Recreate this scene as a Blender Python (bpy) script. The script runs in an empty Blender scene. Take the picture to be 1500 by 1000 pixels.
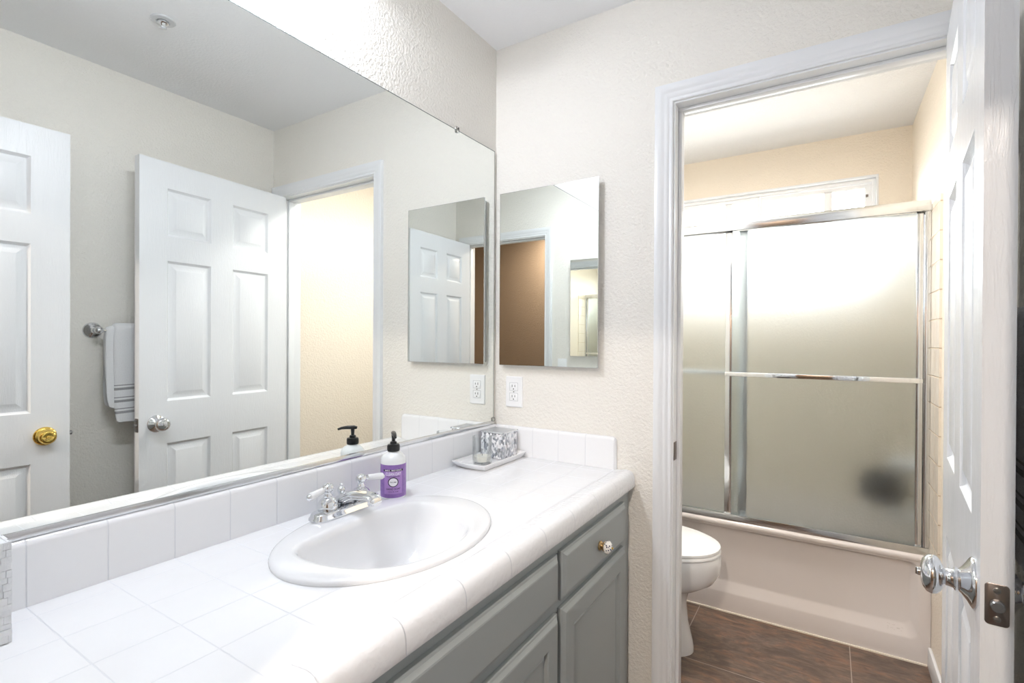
import bpy, bmesh, math, random
from mathutils import Vector, Matrix, Euler, noise
random.seed(7)
SC = bpy.context.scene
COL = SC.collection
PI = math.pi

# ------------------------------------------------------------------ camera
F_PX = 739.33
cam_d = bpy.data.cameras.new('camera')
cam_d.sensor_fit = 'HORIZONTAL'; cam_d.sensor_width = 36.0
cam_d.lens = 36.0 * F_PX / 1500.0
cam_d.shift_y = 1.22 / 1500.0
cam_d.clip_start = 0.01; cam_d.clip_end = 60
cam = bpy.data.objects.new('camera', cam_d); COL.objects.link(cam)
YAW, PITCH, ROLL = math.radians(32.117), math.radians(-0.21), math.radians(0.29)
_f = Vector((-math.sin(YAW), math.cos(YAW), 0)); _r = Vector((math.cos(YAW), math.sin(YAW), 0)); _u = Vector((0, 0, 1))
_f2 = _f * math.cos(PITCH) + _u * math.sin(PITCH); _u2 = _u * math.cos(PITCH) - _f * math.sin(PITCH)
_r3 = _r * math.cos(ROLL) + _u2 * math.sin(ROLL); _u3 = _u2 * math.cos(ROLL) - _r * math.sin(ROLL)
cam.matrix_world = Matrix(((_r3.x, _u3.x, -_f2.x, 1.1111), (_r3.y, _u3.y, -_f2.y, 0.0), (_r3.z, _u3.z, -_f2.z, 1.2831), (0, 0, 0, 1)))
SC.camera = cam

# ------------------------------------------------------------------ world, exposure
WORLD_STRENGTH = 25.0
w = bpy.data.worlds.new('overcast_sky'); SC.world = w; w.use_nodes = True
_t = w.node_tree; _tc = _t.nodes.new('ShaderNodeTexCoord'); _sx = _t.nodes.new('ShaderNodeSeparateXYZ'); _rp = _t.nodes.new('ShaderNodeValToRGB')
_t.links.new(_tc.outputs['Generated'], _sx.inputs[0]); _t.links.new(_sx.outputs[2], _rp.inputs[0]); _t.links.new(_rp.outputs[0], _t.nodes['Background'].inputs[0])
_rp.color_ramp.elements[0].position = 0.0; _rp.color_ramp.elements[0].color = (0.30, 0.30, 0.29, 1)   # ground
_rp.color_ramp.elements[1].position = 0.03; _rp.color_ramp.elements[1].color = (0.92, 0.96, 1.0, 1)   # overcast sky
w.node_tree.nodes['Background'].inputs[1].default_value = WORLD_STRENGTH
VS = SC.view_settings
VS.view_transform = 'Standard'; VS.look = 'None'; VS.gamma = 1.0; VS.use_curve_mapping = False
VS.exposure = 0.12
cy = SC.cycles
cy.use_denoising = True
cy.max_bounces = 14; cy.diffuse_bounces = 6; cy.glossy_bounces = 8; cy.transmission_bounces = 10; cy.transparent_max_bounces = 12
cy.sample_clamp_indirect = 6.0
cy.blur_glossy = 0.3

# daylight portal just outside the clerestory window (guides sampling of the sky only)
pl = bpy.data.lights.new('window_portal', 'AREA'); pl.shape = 'RECTANGLE'; pl.size = 1.2; pl.size_y = 0.56
pl.cycles.is_portal = True
po = bpy.data.objects.new('window_portal', pl); COL.objects.link(po)
po.location = (0.73, 3.36, 1.88); po.rotation_euler = (math.radians(-90), 0, 0)

VANITY_W, TUBLAMP_W, HALL_W = 10.2, 16.0, 46.0

# ------------------------------------------------------------------ helpers
def lin(h):
    if isinstance(h, str):
        h = h.lstrip('#'); c = [int(h[i:i + 2], 16) / 255 for i in (0, 2, 4)]
    else: c = h
    return tuple(x / 12.92 if x <= .04045 else ((x + .055) / 1.055) ** 2.4 for x in c) + (1,)

class NT:
    def __init__(s, name):
        s.m = bpy.data.materials.new(name); s.m.use_nodes = True; s.t = s.m.node_tree
        s.b = s.t.nodes['Principled BSDF']; s.out = s.t.nodes['Material Output']
    def n(s, typ, **kw):
        nd = s.t.nodes.new(typ)
        for k, v in kw.items():
            if k.startswith('i_'): nd.inputs[k[2:].replace('_', ' ')].default_value = v
            else: setattr(nd, k, v)
        return nd
    def l(s, a, b): s.t.links.new(a, b)
    def math(s, op, a, b=None, c=None):
        nd = s.t.nodes.new('ShaderNodeMath'); nd.operation = op
        for i, x in enumerate((a, b, c)):
            if x is None: continue
            if isinstance(x, (int, float)): nd.inputs[i].default_value = x
            else: s.l(x, nd.inputs[i])
        return nd.outputs[0]
    def coord(s):
        if not hasattr(s, '_tc'): s._tc = s.n('ShaderNodeTexCoord')
        return s._tc.outputs['Object']
    def xyz(s):
        if not hasattr(s, '_x'):
            s._x = s.n('ShaderNodeSeparateXYZ'); s.l(s.coord(), s._x.inputs[0])
        return s._x.outputs
    def mapped(s, scale):
        mp = s.n('ShaderNodeMapping'); mp.inputs['Scale'].default_value = scale; s.l(s.coord(), mp.inputs[0]); return mp.outputs[0]
    def noise(s, scale, detail=3, rough=.5, vec=None, dist=0):
        nd = s.n('ShaderNodeTexNoise'); nd.inputs['Scale'].default_value = scale; nd.inputs['Detail'].default_value = detail
        nd.inputs['Roughness'].default_value = rough; nd.inputs['Distortion'].default_value = dist
        s.l(vec or s.coord(), nd.inputs['Vector']); return nd.outputs['Fac']
    def ramp(s, fac, stops):
        r = s.n('ShaderNodeValToRGB'); e = r.color_ramp.elements
        while len(e) < len(stops): e.new(.5)
        for i, (p, c) in enumerate(stops): e[i].position = p; e[i].color = c
        s.l(fac, r.inputs[0]); return r.outputs[0]
    def bump(s, h, dist=.001, strength=1.0, prev=None):
        b = s.n('ShaderNodeBump'); b.inputs['Distance'].default_value = dist; b.inputs['Strength'].default_value = strength
        s.l(h, b.inputs['Height'])
        if prev is not None: s.l(prev, b.inputs['Normal'])
        s.l(b.outputs[0], s.b.inputs['Normal']); return b.outputs[0]
    def mix(s, fac, a, b):
        m = s.n('ShaderNodeMix'); m.data_type = 'RGBA'
        if isinstance(fac, (int, float)): m.inputs[0].default_value = fac
        else: s.l(fac, m.inputs[0])
        for i, x in ((6, a), (7, b)):
            if isinstance(x, tuple): m.inputs[i].default_value = x
            else: s.l(x, m.inputs[i])
        return m.outputs[2]

def mat(name, col, rough=.5, metal=0., spec=None, coat=0., bump=None):
    t = NT(name); t.b.inputs['Base Color'].default_value = lin(col); t.b.inputs['Roughness'].default_value = rough
    t.b.inputs['Metallic'].default_value = metal
    if spec is not None: t.b.inputs['Specular IOR Level'].default_value = spec
    if coat: t.b.inputs['Coat Weight'].default_value = coat
    if bump: t.bump(t.noise(bump[0], 3), bump[1])
    return t.m

def wallmat(name, col, rough=.55, d=.0022, spec=.3):
    t = NT(name)
    n1 = t.noise(105, 2, .5); n2 = t.noise(240, 2, .5)
    h = t.math('ADD', n1, t.math('MULTIPLY', n2, .4))
    t.bump(h, d * 1.8, .8)
    t.b.inputs['Base Color'].default_value = lin(col)
    t.b.inputs['Roughness'].default_value = rough; t.b.inputs['Specular IOR Level'].default_value = spec
    return t.m

def tilemat(name, col, grout, lines, w=.0011, rough=.12, bumpd=.0012, wavy=.0004, wavescale=14, grough=.6, vary=None):
    """lines: list of (axis, offset, spacing)"""
    t = NT(name); m = None
    for ax, off, sp in lines:
        c = t.xyz()['XYZ'.index(ax)]
        q = t.math('DIVIDE', t.math('SUBTRACT', c, off), sp)
        d = t.math('MULTIPLY', t.math('ABSOLUTE', t.math('SUBTRACT', t.math('FRACT', t.math('ADD', q, .5)), .5)), sp)
        m = d if m is None else t.math('MINIMUM', m, d)
    mr = t.n('ShaderNodeMapRange'); mr.interpolation_type = 'SMOOTHSTEP'
    t.l(m, mr.inputs[0]); mr.inputs[1].default_value = w * .5; mr.inputs[2].default_value = w * 2.0
    f = mr.outputs[0]
    base = lin(col)
    if vary: base = t.mix(t.noise(vary[0], 3), lin(col), lin(vary[1]))
    t.l(t.mix(f, lin(grout), base), t.b.inputs['Base Color'])
    rr = t.n('ShaderNodeMapRange'); t.l(f, rr.inputs[0]); rr.inputs[3].default_value = grough; rr.inputs[4].default_value = rough
    t.l(rr.outputs[0], t.b.inputs['Roughness'])
    nb = t.bump(t.noise(wavescale, 2), wavy * 8, .35)
    t.bump(f, bumpd, 1.0, nb)
    return t.m

# --- bmesh builders
def B(): return bmesh.new()
def box(bm, x0, x1, y0, y1, z0, z1, mi=0):
    v = [bm.verts.new((x, y, z)) for x in (x0, x1) for y in (y0, y1) for z in (z0, z1)]
    for f in ((0, 1, 3, 2), (4, 6, 7, 5), (0, 4, 5, 1), (2, 3, 7, 6), (0, 2, 6, 4), (1, 5, 7, 3)):
        bm.faces.new([v[i] for i in f]).material_index = mi
    return v
def voxel(bm, xs, ys, zs, solid, mi=0):
    V = {}
    def g(i, j, k):
        if (i, j, k) not in V: V[(i, j, k)] = bm.verts.new((xs[i], ys[j], zs[k]))
        return V[(i, j, k)]
    nx, ny, nz = len(xs) - 1, len(ys) - 1, len(zs) - 1
    S = lambda i, j, k: 0 <= i < nx and 0 <= j < ny and 0 <= k < nz and solid(i, j, k)
    for i in range(nx):
        for j in range(ny):
            for k in range(nz):
                if not S(i, j, k): continue
                if not S(i - 1, j, k): bm.faces.new([g(i, j, k), g(i, j, k + 1), g(i, j + 1, k + 1), g(i, j + 1, k)])
                if not S(i + 1, j, k): bm.faces.new([g(i + 1, j, k), g(i + 1, j + 1, k), g(i + 1, j + 1, k + 1), g(i + 1, j, k + 1)])
                if not S(i, j - 1, k): bm.faces.new([g(i, j, k), g(i + 1, j, k), g(i + 1, j, k + 1), g(i, j, k + 1)])
                if not S(i, j + 1, k): bm.faces.new([g(i, j + 1, k), g(i, j + 1, k + 1), g(i + 1, j + 1, k + 1), g(i + 1, j + 1, k)])
                if not S(i, j, k - 1): bm.faces.new([g(i, j, k), g(i, j + 1, k), g(i + 1, j + 1, k), g(i + 1, j, k)])
                if not S(i, j, k + 1): bm.faces.new([g(i, j, k + 1), g(i + 1, j, k + 1), g(i + 1, j + 1, k + 1), g(i, j + 1, k + 1)])
def rings(bm, rs, cap0=True, cap1=True, closed=True, mi=0):
    L = [[bm.verts.new(p) for p in r] for r in rs]
    n = len(L[0])
    for a, b in zip(L[:-1], L[1:]):
        for i in range(n if closed else n - 1):
            j = (i + 1) % n
            bm.faces.new([a[i], a[j], b[j], b[i]]).material_index = mi
    if cap0: bm.faces.new(L[0][::-1]).material_index = mi
    if cap1: bm.faces.new(L[-1]).material_index = mi
    return L
def basis(axis):
    a = Vector(axis).normalized(); h = Vector((0, 0, 1)) if abs(a.z) < .9 else Vector((1, 0, 0))
    u = a.cross(h).normalized(); return a, u, a.cross(u).normalized()
def lathe(bm, prof, c=(0, 0, 0), axis=(0, 0, 1), seg=32, sy=1.0, cap0=True, cap1=True, mi=0):
    """prof: list of (r, h) along axis"""
    a, u, v = basis(axis); c = Vector(c)
    rs = [[c + a * h + u * (r * math.cos(2 * PI * k / seg)) + v * (r * sy * math.sin(2 * PI * k / seg)) for k in range(seg)] for r, h in prof]
    return rings(bm, rs, cap0, cap1, mi=mi)
def tube(bm, pts, rad, seg=14, mi=0):
    pts = [Vector(p) for p in pts]; n = len(pts)
    if isinstance(rad, (int, float)): rad = [rad] * n
    prev = None; rs = []
    for i, p in enumerate(pts):
        d = (pts[min(i + 1, n - 1)] - pts[max(i - 1, 0)]).normalized()
        if prev is None: _, u, v = basis(d)
        else:
            u = (prev - d * prev.dot(d)).normalized(); v = d.cross(u)
        prev = u
        rs.append([p + u * (rad[i] * math.cos(2 * PI * k / seg)) + v * (rad[i] * math.sin(2 * PI * k / seg)) for k in range(seg)])
    return rings(bm, rs, mi=mi)
def sphere(bm, c, r, seg=20, sc=(1, 1, 1)):
    rs = []
    for i in range(1, seg // 2):
        a = PI * i / (seg // 2)
        rs.append([(c[0] + sc[0] * r * math.sin(a) * math.cos(2 * PI * k / seg), c[1] + sc[1] * r * math.sin(a) * math.sin(2 * PI * k / seg), c[2] - sc[2] * r * math.cos(a)) for k in range(seg)])
    rings(bm, rs)

def sharp(me, ang=35):
    bm = bmesh.new(); bm.from_mesh(me)
    for e in bm.edges:
        if len(e.link_faces) == 2 and e.calc_face_angle(0) > math.radians(ang): e.smooth = False
    bm.to_mesh(me); bm.free()
def obj(name, bm, m, parent=None, smooth=True, bevel=0, seg=2, local=False, ang=35, subsurf=0, fix=True):
    if fix: bmesh.ops.recalc_face_normals(bm, faces=bm.faces)
    if bevel:
        es = [e for e in bm.edges if len(e.link_faces) == 2 and e.calc_face_angle(0) > math.radians(40)]
        bmesh.ops.bevel(bm, geom=es, offset=bevel, segments=seg, affect='EDGES', profile=.5, clamp_overlap=True)
    me = bpy.data.meshes.new(name); bm.to_mesh(me); bm.free()
    for mm in (m if isinstance(m, (list, tuple)) else [m]): me.materials.append(mm)
    if smooth:
        for p in me.polygons: p.use_smooth = True
        sharp(me, ang)
    o = bpy.data.objects.new(name, me); COL.objects.link(o)
    if parent is not None:
        o.parent = parent
        if not local: o.matrix_parent_inverse = wm(parent).inverted()
    if subsurf:
        s = o.modifiers.new('subdivision', 'SUBSURF'); s.levels = s.render_levels = subsurf
    return o
def wm(o):
    M = Matrix.LocRotScale(o.location, o.rotation_euler, o.scale)
    if o.parent is not None: return wm(o.parent) @ o.matrix_parent_inverse @ M
    return M
def tag(o, label, cat, group=None, kind=None):
    o['label'] = label; o['category'] = cat
    if group: o['group'] = group
    if kind: o['kind'] = kind
    return o
def thing(name, label, cat, loc=(0, 0, 0), rz=0, group=None):
    o = bpy.data.objects.new(name, None); COL.objects.link(o); o.location = loc; o.rotation_euler = (0, 0, rz); o.empty_display_size = .05
    return tag(o, label, cat, group)
def struct(name, bm, m, label, cat, **k):
    o = obj(name, bm, m, **k); return tag(o, label, cat, kind='structure')
def structempty(name, label, cat, loc=(0, 0, 0), rz=0):
    o = thing(name, label, cat, loc, rz); o['kind'] = 'structure'; return o

# ------------------------------------------------------------------ materials
M_wall = wallmat('wall_paint', '#e9e6df')
M_wallB = wallmat('tub_room_paint', '#eadfcf', .42, spec=.5)
M_ceil = wallmat('ceiling_paint', '#f1f2f4', .6, .0008)
M_ceilB = wallmat('ceiling_paint_textured', '#e9e9ea', .55, .0028)
M_hall = wallmat('hallway_paint', '#7d6c5c', .6, .0015)
M_hall2 = wallmat('hallway_side_paint', '#d9cbb8', .6, .0015)
M_trim = mat('trim_enamel', '#e6e8ea', .28)
def doormat():
    t = NT('door_enamel'); t.b.inputs['Base Color'].default_value = lin('#e4e6e9'); t.b.inputs['Roughness'].default_value = .25
    g = t.noise(9, 4, .6, t.mapped((9, 9, .9)), 1.2); t.bump(t.ramp(g, [(.45, (0, 0, 0, 1)), (.52, (1, 1, 1, 1)), (.6, (0, 0, 0, 1))]), .00035, .5)
    return t.m
M_door = doormat()
M_chrome = mat('chrome', '#e3e5e8', .06, 1)
M_alu = mat('polished_aluminium', '#d6d8da', .16, 1)
M_brass = mat('polished_brass', '#e3c268', .1, 1)
M_nickel = mat('aged_nickel', '#8f8783', .32, 1)
M_steel = mat('steel', '#9a9a9a', .3, 1)
M_mirror = mat('silvered_glass', '#f3f6f4', .0, 1)
M_porc = mat('white_porcelain', '#e9eaec', .08, coat=.3)
M_plastic = mat('white_plastic', '#eff0f1', .3)
M_dark = mat('dark_slot', '#2a2826', .6)
M_grey = mat('grey_cabinet_paint', '#999f9f', .34)
M_counter = tilemat('counter_tile', '#ecedef', '#d6d8dc', [('X', .277, .1093), ('Y', .492, .1093)], w=.0008, rough=.10, bumpd=.0003, wavy=.0003)
M_nose = tilemat('edge_tile', '#ecedef', '#d0d2d7', [('Y', .568, .1515)], w=.0009, rough=.14, bumpd=.0008, wavy=.0006, wavescale=80)
M_bs = tilemat('backsplash_tile', '#ecedef', '#d8dade', [('Y', .2735, .1097)], w=.0008, rough=.12, bumpd=.0004, wavy=.0003, wavescale=22)
M_ss = tilemat('side_splash_tile', '#ecedef', '#d8dade', [('X', .180, .106)], w=.0008, rough=.12, bumpd=.0004, wavy=.0003, wavescale=22)
M_wtile = tilemat('surround_tile', '#ece2d2', '#c6b49b', [('Y', 2.478, .108), ('Z', 1.478, .108), ('X', .09, .108)], w=.0016, rough=.16, bumpd=.0018, wavy=.0004, wavescale=18)
M_tub = mat('almond_enamel', '#dad3cf', .16, coat=.2)
def floormat():
    t = NT('slate_floor_tile')
    n1 = t.noise(3.0, 7, .7, t.mapped((1.2, 3.6, 1)), 1.6); n2 = t.noise(14, 5, .7, t.mapped((1, 3, 1)), .6)
    c = t.ramp(n1, [(.28, lin('#4a3c34')), (.42, lin('#65564b')), (.50, lin('#7f6c5e')), (.58, lin('#8f6b52')), (.70, lin('#6b625b'))])
    c2 = t.mix(t.ramp(n2, [(.35, (0, 0, 0, 1)), (.7, (1, 1, 1, 1))]), lin('#55463d'), c)
    m = None
    for ax, off in (('X', .588), ('Y', 2.112)):
        q = t.math('DIVIDE', t.math('SUBTRACT', t.xyz()['XYZ'.index(ax)], off), .605)
        d = t.math('MULTIPLY', t.math('ABSOLUTE', t.math('SUBTRACT', t.math('FRACT', t.math('ADD', q, .5)), .5)), .605)
        m = d if m is None else t.math('MINIMUM', m, d)
    f = t.math('GREATER_THAN', m, .0017)
    t.l(t.mix(f, lin('#a3978c'), c2), t.b.inputs['Base Color'])
    t.b.inputs['Roughness'].default_value = .38
    t.bump(t.math('ADD', n2, t.math('MULTIPLY', f, .3)), .003, .6)
    return t.m
M_floor = floormat()
def frosted():
    t = NT('obscure_glass'); b = t.b
    b.inputs['Base Color'].default_value = lin('#eef4f6'); b.inputs['Transmission Weight'].default_value = 1
    b.inputs['Roughness'].default_value = .48; b.inputs['IOR'].default_value = 1.38
    n = t.noise(170, 2, .6, t.mapped((1, 1, .6))); t.bump(n, .0012, .7)
    return t.m
M_frost = frosted()
def clearglass(name='clear_glass', tint='#ffffff'):
    t = NT(name); t.b.inputs['Base Color'].default_value = lin(tint); t.b.inputs['Transmission Weight'].default_value = 1
    t.b.inputs['Roughness'].default_value = .02; t.b.inputs['IOR'].default_value = 1.45
    return t.m
M_glass = clearglass()
def windowglass(name='window_pane', refl=1.0):
    t = NT(name); tr = t.n('ShaderNodeBsdfTransparent'); gl = t.n('ShaderNodeBsdfGlossy'); gl.inputs['Roughness'].default_value = .02
    mx = t.n('ShaderNodeMixShader'); fr = t.n('ShaderNodeFresnel'); fr.inputs[0].default_value = 1.3
    tr.inputs[0].default_value = (.97, .98, .98, 1)
    t.l(t.math('MULTIPLY', fr.outputs[0], refl), mx.inputs[0]); t.l(tr.outputs[0], mx.inputs[1]); t.l(gl.outputs[0], mx.inputs[2]); t.l(mx.outputs[0], t.out.inputs[0])
    return t.m
M_pane = windowglass(); M_thin = windowglass('thin_tumbler_glass', .55)
def emis(name, col, s):
    t = NT(name); t.b.inputs['Base Color'].default_value = lin('#ffffff'); t.b.inputs['Emission Color'].default_value = lin(col); t.b.inputs['Emission Strength'].default_value = s
    return t.m

# ------------------------------------------------------------------ room dimensions
W1, W2 = 1.474, 1.461           # room widths: vanity room, tub room
YB0, YB1 = 1.645, 1.760         # partition with the bath door
YF = 3.22                       # window wall
YE0, YE1 = -.127, -.012         # entry wall
H1, H2 = 2.419, 2.377           # ceilings
DX0, DX1, DZ = .691, 1.405, 2.043   # bath doorway (jamb faces)
EX0, EX1 = .652, 1.368              # entry doorway
JT = .018
WX0, WX1, WZ0, WZ1 = .115, 1.320, 1.600, 2.150  # window opening

bm = B(); box(bm, -.12, 0, YE0, YF + .12, 0, H1 + .1)
struct('wall_left', bm, M_wall, 'cream textured wall carrying the large vanity mirror', 'wall', smooth=False)
bm = B(); box(bm, W1, W1 + .12, YE0, YB0, 0, H1 + .1)
struct('wall_right', bm, M_wall, 'cream textured wall behind the towel bar, seen in the mirror', 'wall', smooth=False)
bm = B(); box(bm, W2, W1 + .12, YB1, YF + .12, 0, H1 + .1)
struct('wall_right', bm, M_wallB, 'peach cream side wall of the tub room at the end of the bathtub', 'wall', smooth=False)
bm = B(); xs = [0, DX0 - JT, DX1 + JT, W1 + .12]; zs = [0, DZ + JT, H1 + .1]
voxel(bm, xs, [YB0, YB1], zs, lambda i, j, k: not (i == 1 and k == 0))
struct('wall_back', bm, M_wall, 'cream textured wall with the medicine cabinet and the doorway to the tub', 'wall', smooth=False)
bm = B(); xs = [0, EX0 - JT, EX1 + JT, W1 + .12]
voxel(bm, xs, [YE0, YE1], zs, lambda i, j, k: not (i == 1 and k == 0))
struct('wall_front', bm, M_wall, 'cream wall around the entry doorway, seen reflected in the medicine cabinet', 'wall', smooth=False)
bm = B(); xs = [0, WX0, WX1, W2]; zs = [0, WZ0, WZ1, H1 + .1]
voxel(bm, xs, [YF, YF + .12], zs, lambda i, j, k: not (i == 1 and k == 1))
struct('wall_rear', bm, M_wallB, 'peach cream wall above the tub with the high window', 'wall', smooth=False)
bm = B(); box(bm, -.12, W1 + .12, YE0, YB1 - .05, H1, H1 + .1)
struct('ceiling', bm, M_ceil, 'smooth white ceiling over the vanity', 'ceiling', smooth=False)
bm = B(); box(bm, -.12, W1 + .12, YB1, YF + .12, H2, H2 + .14)
struct('ceiling', bm, M_ceilB, 'white textured ceiling over the bathtub', 'ceiling', smooth=False)
bm = B(); box(bm, -1.2, 2.7, -1.5, YF + .12, -.1, 0)
struct('floor', bm, M_floor, 'brown slate look tile floor with thin pale grout', 'floor', smooth=False)
# hallway beyond the entry
bm = B(); box(bm, -1.2, 2.7, -1.5, -1.3, 0, 2.52)
struct('wall_hallway', bm, M_hall, 'tan brown hallway wall reflected through the entry doorway', 'wall', smooth=False)
bm = B(); box(bm, -1.2, -1.1, -1.3, YE1, 0, 2.52); box(bm, -1.1, -.12, YE0, YE1, 0, 2.52)
struct('wall_hallway_left', bm, M_hall2, 'tan wall at the left end of the hallway outside the entry', 'wall', smooth=False)
bm = B(); box(bm, 2.6, 2.7, -1.3, YE1, 0, 2.52); box(bm, W1 + .12, 2.6, YE0, YE1, 0, 2.52)
struct('wall_hallway_right', bm, M_hall2, 'tan wall at the right end of the hallway outside the entry', 'wall', smooth=False)
bm = B(); box(bm, -1.2, 2.7, -1.5, YE0, H1, H1 + .1)
struct('ceiling', bm, M_ceil, 'white ceiling of the hallway outside the entry', 'ceiling', smooth=False)

# ------------------------------------------------------------------ trims
PROF = [(0, 0), (0, .007), (.002, .0095), (.007, .0105), (.010, .0085), (.013, .0085), (.016, .0115), (.024, .013), (.030, .0125), (.033, .0145), (.040, .0165), (.050, .0175), (.0555, .0165), (.057, .013), (.057, 0)]
def casing(bm, x0, x1, top, y, s):
    rs = []
    for o, p in PROF:
        rs.append([(x0 - o, y + s * p, 0.0), (x0 - o, y + s * p, top + o), (x1 + o, y + s * p, top + o), (x1 + o, y + s * p, 0.0)])
    for a, b in zip(rs[:-1], rs[1:]):
        va = [bm.verts.new(p) for p in a]; vb = [bm.verts.new(p) for p in b]
        for i in range(3): bm.faces.new([va[i], va[i + 1], vb[i + 1], vb[i]])
    bmesh.ops.remove_doubles(bm, verts=bm.verts, dist=1e-6)
def doorframe(name, label, x0, x1, top, y0, y1, stop_y, sides):
    e = structempty(name, label, 'door frame', ((x0 + x1) / 2, (y0 + y1) / 2, 0))
    for s, y in sides:
        bm = B(); casing(bm, x0 - .005, x1 + .005, top + .005, y, s)
        obj('casing', bm, M_trim, e, ang=50)
    bm = B()
    box(bm, x0 - JT, x0, y0 - .001, y1 + .001, 0, top + JT); box(bm, x1, x1 + JT, y0 - .001, y1 + .001, 0, top + JT); box(bm, x0, x1, y0 - .001, y1 + .001, top, top + JT)
    obj('jamb', bm, M_trim, e, smooth=False)
    bm = B(); a, b = stop_y
    box(bm, x0, x0 + .011, a, b, 0, top - .011); box(bm, x1 - .011, x1, a, b, 0, top - .011); box(bm, x0, x1, a, b, top - .011, top)
    obj('door_stop', bm, M_trim, e, bevel=.002)
    return e
t1 = doorframe('trim_1', 'white molded casing around the doorway to the bathtub', DX0, DX1, DZ, YB0, YB1, (YB0 + .040, YB0 + .075), ((-1, YB0), (1, YB1)))
t2 = doorframe('trim_2', 'white molded casing around the entry doorway, seen in the medicine cabinet', EX0, EX1, DZ, YE0, YE1, (YE0 + .04, YE0 + .075), ((1, YE1), (-1, YE0)))
bm = B(); box(bm, DX0 - .001, DX0 + .0016, YB0 + .004, YB0 + .036, .900, .958); obj('strike_plate', bm, M_nickel, t1, bevel=.0006)['label'] = 'dull metal strike plate'
bm = B(); box(bm, EX0 - .001, EX0 + .0016, YE1 - .036, YE1 - .004, .900, .958); obj('strike_plate', bm, M_nickel, t2, bevel=.0006)
def baseb(name, label, boxes):
    bm = B()
    for b in boxes: box(bm, *b)
    struct(name, bm, M_trim, label, 'baseboard', bevel=.004)
baseb('baseboard_right', 'white baseboard on the tub room side wall beside the tub', [(W2 - .012, W2, YB1 + .02, 2.555, 0, .085)])
baseb('baseboard_right', 'white baseboard under the towel bar wall of the vanity room', [(W1 - .012, W1, YE1 + .02, YB0 - .03, 0, .085)])
baseb('baseboard_back', 'short white baseboard between the vanity and the doorway casing', [(.575, DX0 - .064, YB0 - .012, YB0, 0, .085)])

# ------------------------------------------------------------------ six panel doors
def leafmesh(w, h, t):
    bm = B()
    us = [0, .105, .302, w - .302, w - .105, w]
    zs = [0, .235, .830, 1.005, 1.612, 1.712, 1.922, h]
    V = {}
    def side(y, s):
        for i in range(5):
            for k in range(7):
                x0, x1, z0, z1 = us[i], us[i + 1], zs[k], zs[k + 1]
                R = lambda o, d: [(x0 + o, y - s * d, z0 + o), (x1 - o, y - s * d, z0 + o), (x1 - o, y - s * d, z1 - o), (x0 + o, y - s * d, z1 - o)]
                if i in (1, 3) and k in (1, 3, 5):
                    lv = [R(0, 0), R(.003, .0005), R(.009, .0080), R(.013, .0105), R(.017, .0105), R(.040, .0022), R(.042, .0015)]
                    L = rings(bm, lv, cap0=False, cap1=True)
                else:
                    bm.faces.new([bm.verts.new(p) for p in R(0, 0)])
    side(0, -1); side(t, 1)
    for (a, b) in (((0, 0), (w, 0)), ((0, h), (w, h))):
        pass
    bm.faces.new([bm.verts.new(p) for p in ((0, 0, 0), (0, t, 0), (0, t, h), (0, 0, h))])
    bm.faces.new([bm.verts.new(p) for p in ((w, 0, 0), (w, 0, h), (w, t, h), (w, t, 0))])
    bm.faces.new([bm.verts.new(p) for p in ((0, 0, 0), (w, 0, 0), (w, t, 0), (0, t, 0))])
    bm.faces.new([bm.verts.new(p) for p in ((0, 0, h), (0, t, h), (w, t, h), (w, 0, h))])
    bmesh.ops.remove_doubles(bm, verts=bm.verts, dist=1e-5)
    # T-junction free enough; orient
    return bm
def knob(parent, c, s, m, button=True, style='round'):
    """door knob on a face at local c, pointing along s*Y"""
    bm = B()
    if style == 'round':
        pr = [(.0365, 0), (.0365, .003), (.034, .005), (.027, .009), (.020, .014), (.0155, .018), (.0175, .0195), (.0175, .022), (.0135, .024), (.0120, .033), (.0145, .0345), (.0165, .036), (.022, .038), (.0275, .043), (.0290, .049), (.0270, .055), (.021, .060), (.013, .0625), (.0, .063)]
    else:
        pr = [(.033, 0), (.033, .003), (.031, .006), (.022, .009), (.014, .011), (.0115, .014), (.012, .018), (.018, .020), (.0235, .024), (.0255, .031), (.0245, .038), (.020, .043), (.016, .045), (.014, .0445), (.0, .0445)]
    pr = [(max(r, .0006), h) for r, h in pr]
    lathe(bm, pr, c, (0, s, 0), 40)
    o = obj('door_knob', bm, m, parent, local=True, ang=60)
    if button:
        bm = B(); h0 = .0615 if style == 'round' else .0435
        lathe(bm, [(.005, 0), (.0062, .001), (.0062, .006), (.005, .0075)], (c[0], c[1] + s * (h0 - .002), c[2]), (0, s, 0), 20)
        box(bm, c[0] - .0012, c[0] + .0012, min(c[1] + s * (h0 + .004), c[1] + s * (h0 + .007)), max(c[1] + s * (h0 + .004), c[1] + s * (h0 + .007)), c[2] - .005, c[2] + .005)
        obj('turn_button', bm, m, o, local=True)
    return o
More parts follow.
